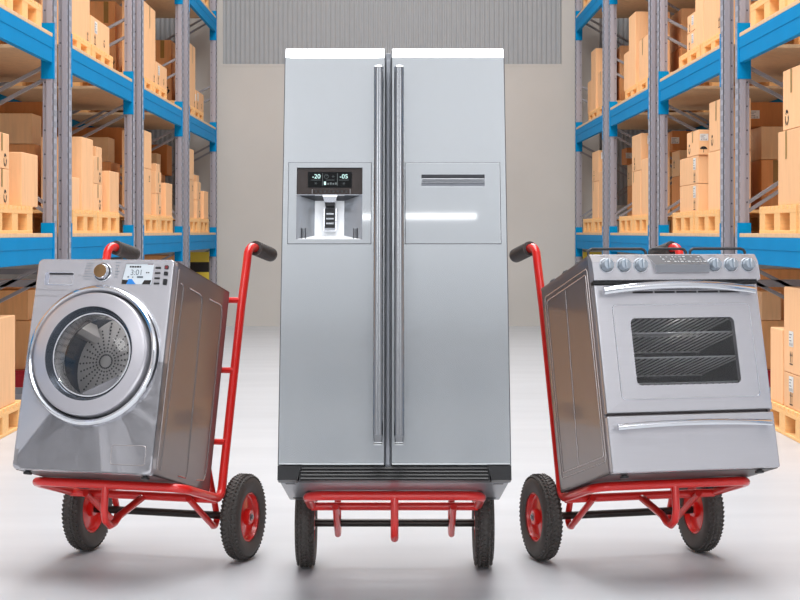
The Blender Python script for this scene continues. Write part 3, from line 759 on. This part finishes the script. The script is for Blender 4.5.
    b.quad([(DX0, 0, z0), (ix0, d, z0 + .03), (ix0, d, z1 - .01), (DX0, 0, z1)], 'recess')
    b.quad([(DX1, 0, z0), (ix1, d, z0 + .03), (ix1, d, z1 - .01), (DX1, 0, z1)], 'recess')
    b.quad([(DX0, 0, z0), (DX1, 0, z0), (ix1, d, z0 + .03), (ix0, d, z0 + .03)], 'recessplate')
    b.quad([(DX0, 0, z1), (DX1, 0, z1), (ix1, d, z1 - .01), (ix0, d, z1 - .01)], 'groove')
    for x in (-.375, -.36, -.165, -.15): b.box(x - .002, x + .002, .012, .02, z0 + .004, z0 + .05, 'groove')
    b.build('dispenser_recess', ld, 'grey dispenser recess', angle=20)
    b = MB(); xc = -.262
    b.prism([(xc - .030, 1.152), (xc + .030, 1.152), (xc + .022, 1.124), (xc - .022, 1.124)], 1, .010, .052, 'chrome')
    b.prism([(xc - .021, 1.124), (xc + .021, 1.124), (xc + .019, 1.112), (xc - .019, 1.112)], 1, .015, .050, 'black')
    b.build('spout', ld)
    b = MB(); b.box(xc - .027, xc + .027, .034, .048, 1.008, 1.108, 'chrome', .004); b.box(xc - .021, xc + .021, .031, .040, 1.022, 1.104, 'black', .002)
    for i in range(3): b.box(xc - .016, xc + .016, .027, .035, 1.036 + i * .02, 1.043 + i * .02, 'recess', .002)
    b.build('paddle', ld)
    # home bar hatch on the right door
    b = MB(); ring(b, (.041, .430, .946, 1.290), (.0435, .4275, .9485, 1.2875), -.0008, .002, 'groove'); b.box(.0435, .4275, -.0025, .002, .9485, 1.2875, 'fridgegloss', .001); b.build('hatch', rd)
    b = MB(); b.box(.106, .369, -.0035, -.002, 1.185, 1.240, 'fridge'); b.box(.109, .366, -.0045, -.003, 1.218, 1.237, 'groove'); b.box(.109, .366, -.012, -.003, 1.200, 1.219, 'handle', .003); b.box(.109, .366, -.0045, -.003, 1.188, 1.200, 'mullion')
    b.build('hatch_grip', rd, 'dark slot handle')
    # base
    b = MB(); b.box(-.372, .372, .016, .08, .0, .055, 'black')
    for i in range(4): b.prism([(.004, .006 + i * .013), (.016, .004 + i * .013), (.016, .012 + i * .013), (.008, .012 + i * .013)], 0, -.365, .365, 'black')
    b.build('base_grille', r, 'black slatted base grille')
    for s in (-1, 1):
        b = MB(); b.prism([(s * .455, 0), (s * .455, .056), (s * .362, .056), (s * .378, 0)], 1, .0, .085, 'black'); b.build('base_corner', r)
    b = MB(); b.box(-.446, .446, .085, D - .004, -.0008, .004, 'mullion')
    for s in (-1, 1):
        b.box(s * .39, s * .43, .1, .14, -.0018, .0, 'black'); b.box(s * .39, s * .43, .62, .68, -.0018, .0, 'black')
    b.build('underside', r, 'dark grey underside')
fridge()

# ------------------------------------------------------------------ washing machine
def washer():
    r = thing('washing_machine', 'silver front loading washing machine tilted back on red hand truck', 'washing machine', APP['W'][0], app_rot('W'))
    hw, hh, D = .321, .906, .61; zc = .488
    b = MB(); t = .012
    # cabinet: sides, top, back and base as one shell behind the front panel
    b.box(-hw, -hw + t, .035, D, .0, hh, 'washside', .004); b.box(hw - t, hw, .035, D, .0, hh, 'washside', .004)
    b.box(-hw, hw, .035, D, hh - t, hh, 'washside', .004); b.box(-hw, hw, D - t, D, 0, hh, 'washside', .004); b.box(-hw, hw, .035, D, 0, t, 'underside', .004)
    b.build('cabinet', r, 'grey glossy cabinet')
    def grv(pts):
        b = MB(); b.tube(pts, .0032, 'emboss', 6); b.build('embossed_rib', r, 'raised outline on the side sheet')
    for s in (-1, 1):
        x = s * (hw + .0005)
        grv([(x, .050, .875), (x, .045, .03)])
        grv([(x, .085, .822), (x, .108, .820), (x, .116, .808), (x, .096, .42), (x, .082, .03)])
        grv([(x, .175, .822), (x, .285, .822), (x, .308, .814), (x, .318, .79), (x, .335, .45), (x, .350, .06), (x, .34, .03), (x, .26, .03)])
        grv([(x, .395, .824), (x, .515, .826), (x, .536, .818), (x, .545, .79), (x, .553, .12), (x, .548, .07), (x, .53, .045), (x, .45, .035)])
    # front panel with round opening
    b = MB(); n = 96; hole = .262
    def rr(ang, ins, rad):
        X, Z0, Z1 = hw - ins, ins - zc, hh - ins - zc
        d = Vector((cos(ang), sin(ang)))
        lo, hi = 0, 2
        def inside(p):
            cx = max(abs(p.x) - (X - rad), 0); zt = Z1 - rad; zb = Z0 + rad
            cz = max(p.y - zt, zb - p.y, 0); return cx * cx + cz * cz <= rad * rad
        for _ in range(40):
            mid = (lo + hi) / 2
            if inside(d * mid): lo = mid
            else: hi = mid
        return d * lo
    angs = sorted([2 * pi * i / n for i in range(n)] + [math.atan2(sz, sx * hw) + da for sx in (-1, 1) for sz in (hh - zc, -zc) for da in (-.03, -.015, 0, .015, .03)])
    def loop(y, ins=None, rad=.02, circ=None):
        out = []
        for a in angs:
            p = Vector((cos(a), sin(a))) * circ if circ else rr(a, ins, rad)
            out.append(b.bm.verts.new((p.x, y, p.y + zc)))
        return out
    Ls = [loop(.05, circ=hole), loop(0, circ=hole), loop(0, circ=.30), loop(0, ins=.008, rad=.016), loop(.002, ins=.003, rad=.019), loop(.008, ins=0, rad=.022), loop(.040, ins=0, rad=.022)]
    for A, B in zip(Ls, Ls[1:]):
        for i in range(len(angs)): b.face([A[i], A[(i + 1) % len(angs)], B[(i + 1) % len(angs)], B[i]], 'washfront')
    for z, x1 in ((.742, -.165), (.768, -.13)): b.box(-hw + .004, x1, -.0006, .001, z, z + .0022, 'grey')
    # embossed service flap outline and side tag
    fl = rrect(.131, .286, .037, .117, .012); b.tube([(p[0], -.0002, p[1]) for p in fl], .0016, 'emboss', 5, closed=True)
    b.box(-hw + .008, -hw + .022, -.001, .001, .02, .085, 'grey')
    b.build('front_panel', r, angle=30)
    b = MB(); b.lathe([(.303, .002), (.303, -.008), (.300, -.020), (.294, -.029), (.286, -.033), (.278, -.031), (.272, -.024), (.269, -.010), (.266, .01)], (0, 0, zc), 1, 'chrome', 96)
    b.lathe([(.268, -.004), (.258, -.004)], (0, 0, zc), 1, 'groove', 96); b.build('door_ring', r, 'polished outer ring')
    dr = MB()
    dr.lathe([(.263, .0), (.263, -.038), (.260, -.045), (.254, -.049), (.245, -.050, 'disc'), (.206, -.056, 'disc'), (.200, -.056, 'bevel'), (.197, -.052, 'bevel'), (.181, -.022, 'bevel'), (.180, -.02, 'chrome'), (.179, -.026, 'chrome'), (.173, -.026, 'chrome'), (.170, -.018, 'chrome'), (.169, .06, 'groove'), (.175, .08, 'groove')], (0, 0, zc), 1, 'disc', 96)
    d = dr.build('door', r, 'round porthole door', angle=30)
    g = MB(); g.lathe([(.170, -.014), (.160, -.018), (.13, -.026), (.09, -.032), (.05, -.036), (.0005, -.037)], (0, 0, zc), 1, 'glassd', 64); g.build('door_glass', d, 'clear porthole glass')
    # gasket and drum
    b = MB(); b.lathe([(.262, .05), (.20, .055), (.182, .06), (.180, .075), (.19, .09), (.24, .10)], (0, 0, zc), 1, 'groove', 64); b.build('gasket', r, 'dark rubber gasket')
    b = MB(); R = .245; b.lathe([(.20, .1, 'bevel'), (R, .105, 'bevel'), (R, .29, 'bevel'), (.235, .31), (.12, .32), (.0005, .315)], (0, 0, zc), 1, 'drum', 64)
    cu, cz = -.10, zc + .03
    for k in range(22):
        a = 2 * pi * k / 22 + .1
        for j in range(20):
            rr_ = .03 + .0155 * j; x, z = cu + rr_ * cos(a), cz + rr_ * sin(a)
            if x * x + (z - zc) ** 2 > .225 ** 2: continue
            b.lathe([(.0001, 0), (.0045, 0)], (x, .304, z), 1, 'groove', 6)
    b.build('drum', r, 'perforated steel drum')
    for k in range(3):
        a = 2 * pi * k / 3 + .35; p = Vector((cos(a), 0, sin(a))); q = Vector((-sin(a), 0, cos(a)))
        b = MB(); A = []
        for y, hgt in ((.11, .03), (.29, .06)):
            c = Vector((0, y, zc)) + p * (R - .002)
            A.append([b.bm.verts.new(c + q * .045), b.bm.verts.new(c + q * .015 - p * hgt), b.bm.verts.new(c - q * .015 - p * hgt), b.bm.verts.new(c - q * .045)])
        for i in range(3): b.face([A[0][i], A[0][i + 1], A[1][i + 1], A[1][i]], 'drum')
        b.face(A[0], 'drum'); b.face(A[1], 'drum'); b.build('drum_paddle', r)
    # detergent drawer
    b = MB(); x0, x1, z0, z1 = -.277, -.142, .790, .847
    b.prism(rrect(x0, x1, z0, z1, .008), 1, -.0018, .001, 'chrome'); 
    b.prism(rrect(x0 + .02, x1 - .003, z0 + .004, z1 - .012, .004), 1, -.0026, 0, 'washfront')
    b.box(x0 + .02, x1 - .003, -.006, 0, z1 - .012, z1 - .004, 'groove', .001)
    b.prism(rrect(x0 + .004, x0 + .02, z0 + .004, z1 - .006, .004), 1, -.004, 0, 'chrome')
    b.box(-.122, -.108, -.0006, .0005, .80, .801, 'grey'); b.box(-.126, -.110, -.0006, .0005, .835, .836, 'grey')
    b.build('detergent_drawer', r, 'detergent drawer with recessed grip')
    # programme knob
    kx, kz = -.006, .848
    b = MB(); b.lathe([(.041, .0), (.041, -.004), (.038, -.006, 'groove'), (.034, -.006), (.032, -.024), (.030, -.028), (.029, -.0285, 'brownreflect'), (.0005, -.0295, 'brownreflect')], (kx, 0, kz), 1, 'chrome', 40)
    b.build('programme_knob', r, 'chrome programme knob with brown reflection painted on its cap')
    b = MB()
    for i in range(7): b.box(-.088 - .002 * (i % 3) - (.004 * i) * .3, -.052 - .006 * ((i * 5) % 4) * .5, -.0006, .0005, .8855 - i * .0115, .888 - i * .0115, 'lcdink')
    for i in range(6): b.box(.050, .072 - .004 * (i % 3), -.0006, .0005, .8885 - i * .0125, .891 - i * .0125, 'lcdink')
    b.build('programme_marking', r, 'small grey printed programme list')
    # display
    b = MB(); x0, x1, z0, z1 = .088, .226, .797, .885
    b.prism([(x0, z0 + .014), (x0, z0), (x1 - .002, z0), (x1, z0 + .02), (x1 + .002, z1), (x0 + .012, z1)], 1, -.0012, .001, 'lcd')
    y = -.0018
    b.text('3:01', .034, XZ(.152, y, .847), 'lcdink'); 
    for i, (xa, wa) in enumerate(((.117, .008), (.127, .011), (.14, .008), (.15, .012), (.164, .006))): b.box(xa, xa + wa, y, -.001, .869, .876, 'ink')
    b.box(.112, .119, y, -.001, .825, .832, 'lcdink'); b.box(.134, .139, y, -.001, .825, .830, 'lcdink'); b.box(.156, .184, y, -.001, .824, .832, 'lcdink')
    b.box(.196, .202, y, -.001, .845, .850, 'ink'); b.box(.205, .211, y, -.001, .845, .850, 'ink')
    b.prism([(x0, z0), (x0 + .028, z0), (x0 + .034, z0 + .017), (x0, z0 + .02)], 1, y, -.001, 'ink')
    b.prism([(x0 + .022, z0), (x0 + .066, z0), (x0 + .046, z0 + .022), (x0 + .03, z0 + .022)], 1, y - .0003, -.001, 'cyan')
    b.prism([(x1 - .044, z0), (x1 - .006, z0), (x1 - .002, z0 + .018), (x1 - .034, z0 + .018)], 1, y, -.001, 'ink')
    b.bar((x0 + .001, -.0015, z0 + .02), (x0 + .012, -.0015, z1), .0012, .0014, 'lcdink', up=(0, 1, 0)); b.bar((x0 + .012, -.0015, z1), (x1, -.0015, z1), .0012, .0014, 'lcdink', up=(0, 1, 0))
    b.box(.20, .226, y, -.001, .8825, .885, 'darkred')
    b.build('display', r, 'pale display reading 3:01')
    for i in range(4):
        z = .869 - i * .0225
        b = MB(); b.box(.237, .262, -.003, .001, z - .0045, z + .0035, 'black', .001); b.box(.240, .260, -.0005, .0005, z + .007, z + .009, 'grey'); b.build('button', r, 'small black bar button')
    for z, h, m in ((.871, .017, 'darkred'), (.844, .017, 'black'), (.808, .026, 'black')):
        b = MB(); b.prism(rrect(.279, .297, z - h / 2, z + h / 2, .004), 1, -.0035, .001, 'black'); 
        if m == 'darkred': b.prism(rrect(.282, .294, z - .006, z + .006, .003), 1, -.0045, .0, 'darkred')
        b.build('button', r, 'square dark button')
    for sx in (-1, 1):
        for y in (.055, D - .06):
            b = MB(); b.lathe([(.0001, -.015), (.017, -.015), (.019, -.012), (.019, -.006), (.012, -.004), (.012, .004)], (sx * .272, y, 0), 2, 'black', 16); b.build('foot', r, 'black foot')
washer()
def inner_fill(name, k, l, power, rad=.03, color=(1, .97, .93)):  # point light added inside an appliance as fill
    li = bpy.data.lights.new(name, 'POINT'); li.energy = power; li.shadow_soft_size = rad; li.color = color
    o = bpy.data.objects.new(name, li); COL.objects.link(o); o.location = app_pt(k, l)
inner_fill('drum_fill', 'W', (0, .2, .488 + .225), .35, .01)  # added to brighten the drum behind the glass

# ------------------------------------------------------------------ oven range
def stove():
    r = thing('oven_range', 'stainless freestanding oven range with six knobs tilted back on red hand truck', 'oven', APP['S'][0], app_rot('S'))
    hw, hh, D = .380, .922, .609
    b = MB(); t = .014
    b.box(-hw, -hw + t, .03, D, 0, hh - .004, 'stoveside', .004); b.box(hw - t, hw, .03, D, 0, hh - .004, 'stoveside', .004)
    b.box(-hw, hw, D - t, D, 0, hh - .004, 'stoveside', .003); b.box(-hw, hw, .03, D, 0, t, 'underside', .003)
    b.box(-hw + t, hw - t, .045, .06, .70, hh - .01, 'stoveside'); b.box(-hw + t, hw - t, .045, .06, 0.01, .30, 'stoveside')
    b.build('body', r, 'grey glossy side body')
    b = MB()
    for s in (-1, 1):
        x = s * (hw + .0004)
        lines = [([(x, p[0], p[1]) for p in rrect(.045 + e, .572 - e, .058 + e, .872 - e, .02 - e * .3)], .0026, True) for e in (0, .022)]
        lines += [([(x, .315, .846), (x, .362, .082)], .0026, False), ([(x, .085, .79), (x, .062, .12)], .002, False)]
        for pts, rr_, cl in lines:
            b = MB(); b.tube(pts, rr_, 'emboss', 6, closed=cl); b.build('embossed_rib', r, 'raised outline on the side sheet')
    b = MB(); b.box(-hw - .001, hw + .001, .033, D + .001, hh - .012, hh, 'stoveside', .003); b.box(-hw + .03, hw - .03, .07, D - .03, hh - .002, hh + .002, 'black'); b.build('cooktop', r, 'steel cooktop with black well')
    for bx, by in ((-.26, .18), (-.26, .45), (0, .32), (.26, .18), (.26, .45)):
        b = MB(); b.lathe([(.055, .002), (.055, .012), (.04, .014), (.04, .022), (.0005, .024)], (bx, by, hh), 2, 'iron', 24); b.build('burner', r, 'black burner cap')
    for gx0, gx1 in ((-.365, -.103), (-.086, .084), (.103, .362)):
        b = MB()
        for y, hg in ((.05, .036), (.2, .018), (.36, .018), (.52, .018)):
            zt = hh + hg
            b.tube([(gx0, y, hh + .002), (gx0, y, zt - .014), (gx0 + .006, y, zt - .005), (gx0 + .018, y, zt), (gx1 - .018, y, zt), (gx1 - .006, y, zt - .005), (gx1, y, zt - .014), (gx1, y, hh + .002)], .0062, 'iron', 8)
        for x in (gx0 + .02, gx1 - .02, (gx0 + gx1) / 2): b.tube([(x, .05, hh + .009), (x, .52, hh + .009)], .0058, 'iron', 8)
        b.build('burner_grate', r, 'black cast iron grate')
    # control panel: sloped fascia
    b = MB(); b.prism([(-.018, .806), (-.020, .83), (-.016, .884), (.004, .918), (.012, .924), (.032, .924), (.032, .806)], 0, -hw + .001, hw + .004, 'stove')
    b.box(-hw + .004, hw - .004, .0, .03, .792, .807, 'black')
    cp = b.build('control_panel', r, angle=20)
    def fy(z): return -.020 + max(0, (z - .83)) / .054 * .008
    for kx in (-.316, -.239, -.162, .176, .254, .334):
        b = MB(); kz = .868; y = -.014
        b.lathe([(.033, .003), (.033, -.003), (.0305, -.006, 'chrome'), (.028, -.006, 'groove'), (.026, -.006), (.0235, -.030), (.021, -.033), (.0005, -.034)], (kx, y, kz), 1, 'knob', 36)
        b.box(kx - .006, kx + .006, y - .042, y - .03, kz - .021, kz + .021, 'knob', .003)
        b.box(kx - .0012, kx + .0012, y - .0428, y - .04, kz + .004, kz + .02, 'white'); b.build('knob', cp, 'blue grey burner knob')
        b = MB()
        for q in (-.02, -.008, .008): b.box(kx + q, kx + q + .008, -.0105, -.008, kz + .042, kz + .0445, 'grey')
        b.build('knob_marking', cp)
    # display wedge
    b = MB()
    T = [(-.122, .004, .918), (.124, .004, .918)]; Mid = [(-.106, -.040, .866), (.146, -.040, .866)]; Lo = [(-.102, -.036, .834), (.143, -.036, .834)]
    bt = [(-.122, .03, .918), (.124, .03, .918)]; bl = [(-.100, .0, .828), (.141, .0, .828)]
    v = [[b.bm.verts.new(p) for p in row] for row in (bt, T, Mid, Lo, bl)]
    for i in range(4): b.face([v[i][0], v[i][1], v[i + 1][1], v[i + 1][0]], ('stove', 'dispface', 'mullion', 'stove')[i])
    b.face([v[k][0] for k in range(5)], 'stove'); b.face([v[k][1] for k in range(5)][::-1], 'stove'); b.face([v[0][0], v[4][0], v[4][1], v[0][1]], 'stove')
    dsp = b.build('touch_display', cp, 'sloping grey touch display', angle=15)
    b = MB()
    def on(u, w):  # point on the sloped face, w 0 bottom .. 1 top
        a = Vector(Mid[0]).lerp(Vector(Mid[1]), u); c = Vector(T[0]).lerp(Vector(T[1]), u); return a.lerp(c, w) + Vector((0, -.0012, .001))
    rnd = random.Random(3)
    for w in (.25, .5, .75):
        u = .22
        while u < .95:
            du = rnd.choice((.02, .035, .05)); hgt = rnd.choice((.05, .09))
            if rnd.random() < .75: b.quad([on(u, w), on(u + du, w), on(u + du, w + hgt), on(u, w + hgt)], 'dispmark')
            u += du + .03
    b.build('display_marking', cp, 'white printed marks')
    # oven door
    wx0, wx1, wz0, wz1 = -.228, .246, .360, .645
    b = MB(); x0, x1, z0, z1 = -.375, .375, .248, .790
    # front frame with rounded window hole
    inner = rrect(wx0, wx1, wz0, wz1, .022, 6); outer = []
    cx, cz = (wx0 + wx1) / 2, (wz0 + wz1) / 2
    def project(p):
        dx, dz = p[0] - cx, p[1] - cz
        k = min(((x1 - cx) / dx if dx > 1e-9 else (x0 - cx) / dx if dx < -1e-9 else 1e9), ((z1 - cz) / dz if dz > 1e-9 else (z0 - cz) / dz if dz < -1e-9 else 1e9))
        return (cx + dx * k, cz + dz * k)
    # insert corner points
    ring_i = []; ring_o = []
    n = len(inner)
    for i in range(n):
        p = inner[i]; q = inner[(i + 1) % n]
        ring_i.append(p); ring_o.append(project(p))
        for c in ((x1, z1), (x0, z1), (x0, z0), (x1, z0)):
            A = math.atan2(project(p)[1] - cz, project(p)[0] - cx); B = math.atan2(project(q)[1] - cz, project(q)[0] - cx); Cc = math.atan2(c[1] - cz, c[0] - cx)
            if (B - A) % (2 * pi) > 1e-6 and 0 < (Cc - A) % (2 * pi) < (B - A) % (2 * pi):
                t = ((Cc - A) % (2 * pi)) / ((B - A) % (2 * pi))
                ring_i.append((p[0] + (q[0] - p[0]) * t, p[1] + (q[1] - p[1]) * t)); ring_o.append(c)
    def L_(pts, y): return [b.bm.verts.new((p[0], y, p[1])) for p in pts]
    def shr(pts, e): return [(max(x0 + e, min(x1 - e, p[0])), max(z0 + e, min(z1 - e, p[1]))) for p in pts]
    loops = [L_(ring_i, .03), L_(ring_i, -.0), L_(shr(ring_o, .007), 0), L_(shr(ring_o, .002), .002), L_(ring_o, .007), L_(ring_o, .034)]
    k = len(ring_i)
    for A, B in zip(loops, loops[1:]):
        for i in range(k): b.face([A[i], A[(i + 1) % k], B[(i + 1) % k], B[i]], 'stove')
    b.tube([(p[0], -.0002, p[1]) for p in rrect(-.302, .324, .302, .702, .018)], .0022, 'chrome', 6, closed=True)
    for i in range(5): b.box(-.205 + i * .100, -.113 + i * .100, -.001, .001, .752, .7605, 'black')
    b.box(-.30, .345, -.0006, .0005, .766, .769, 'groove')
    od = b.build('oven_door', r, angle=30)
    g = MB(); g.prism(rrect(wx0 - .004, wx1 + .004, wz0 - .004, wz1 + .004, .02), 1, .006, .009, 'glasso'); g.build('door_window', od, 'dark oven window')
    def bowbar(z, xa, xb, bow, rz, ry):
        b = MB(); n = 20; rings = []
        for i in range(n + 1):
            t = i / n; x = xa + (xb - xa) * t; y = -.028 - bow * (1 - (2 * t - 1) ** 2); zz = z + (.018 if bow > .025 else .008) * (1 - (2 * t - 1) ** 2)
            rings.append([b.bm.verts.new((x, y + ry * cos(a), zz + rz * sin(a))) for a in [2 * pi * j / 14 for j in range(14)]])
        for A, B in zip(rings, rings[1:]):
            for j in range(14): b.face([A[j], A[(j + 1) % 14], B[(j + 1) % 14], B[j]], 'chrome')
        b.face(rings[0], 'chrome'); b.face(rings[-1][::-1], 'chrome')
        for x in (xa + .03, xb - .03): b.box(x - .018, x + .018, -.03, .002, z - .009, z + .009, 'chrome', .003)
        return b
    bowbar(.756, -.345, .345, .03, .0175, .013).build('handle', od, 'bowed chrome door handle')
    # cavity with wire racks
    b = MB(); cx0, cx1, cy0, cy1, cz0, cz1 = -.30, .30, .032, .52, .315, .685
    V = lambda *p: p
    b.quad([V(cx0, cy1, cz0), V(cx1, cy1, cz0), V(cx1, cy1, cz1), V(cx0, cy1, cz1)], 'cavity'); b.quad([V(cx0, cy0, cz0), V(cx0, cy1, cz0), V(cx0, cy1, cz1), V(cx0, cy0, cz1)], 'cavity')
    b.quad([V(cx1, cy0, cz0), V(cx1, cy1, cz0), V(cx1, cy1, cz1), V(cx1, cy0, cz1)], 'cavity'); b.quad([V(cx0, cy0, cz0), V(cx1, cy0, cz0), V(cx1, cy1, cz0), V(cx0, cy1, cz0)], 'cavity')
    b.quad([V(cx0, cy0, cz1), V(cx1, cy0, cz1), V(cx1, cy1, cz1), V(cx0, cy1, cz1)], 'cavity')
    b.build('oven_cavity', r, 'dark oven interior')
    for z in (.664, .590, .484, .374):
        b = MB(); b.tube([(cx0 + .006, .045, z), (cx1 - .006, .045, z)], .0038, 'wire', 8); b.tube([(cx0 + .006, .47, z), (cx1 - .006, .47, z)], .0035, 'wire', 8)
        for i in range(20):
            x = cx0 + .02 + (cx1 - cx0 - .04) * i / 19; b.tube([(x, .045, z - .001), (x, .47, z - .001)], .0034, 'wire', 6)
        b.build('wire_shelf', r, 'self-lit wire oven shelf')
    # storage drawer
    b = MB(); b.box(-.376, .376, 0, .034, .002, .236, 'stove', .006, 3); dw = b.build('drawer', r)
    bowbar(.184, -.345, .345, .022, .0135, .011).build('handle', dw, 'bowed chrome drawer handle')
    for sx in (-1, 1):
        for y in (.055, D - .06):
            b = MB(); b.lathe([(.0001, -.015), (.017, -.015), (.019, -.012), (.02, -.006), (.012, -.004), (.012, .004)], (sx * .305, y, 0), 2, 'black', 16); b.build('foot', r, 'black foot')
stove()
inner_fill('oven_fill', 'S', (0.0, .07, .679), 2.6, .01)  # added to brighten the wire shelves behind the window
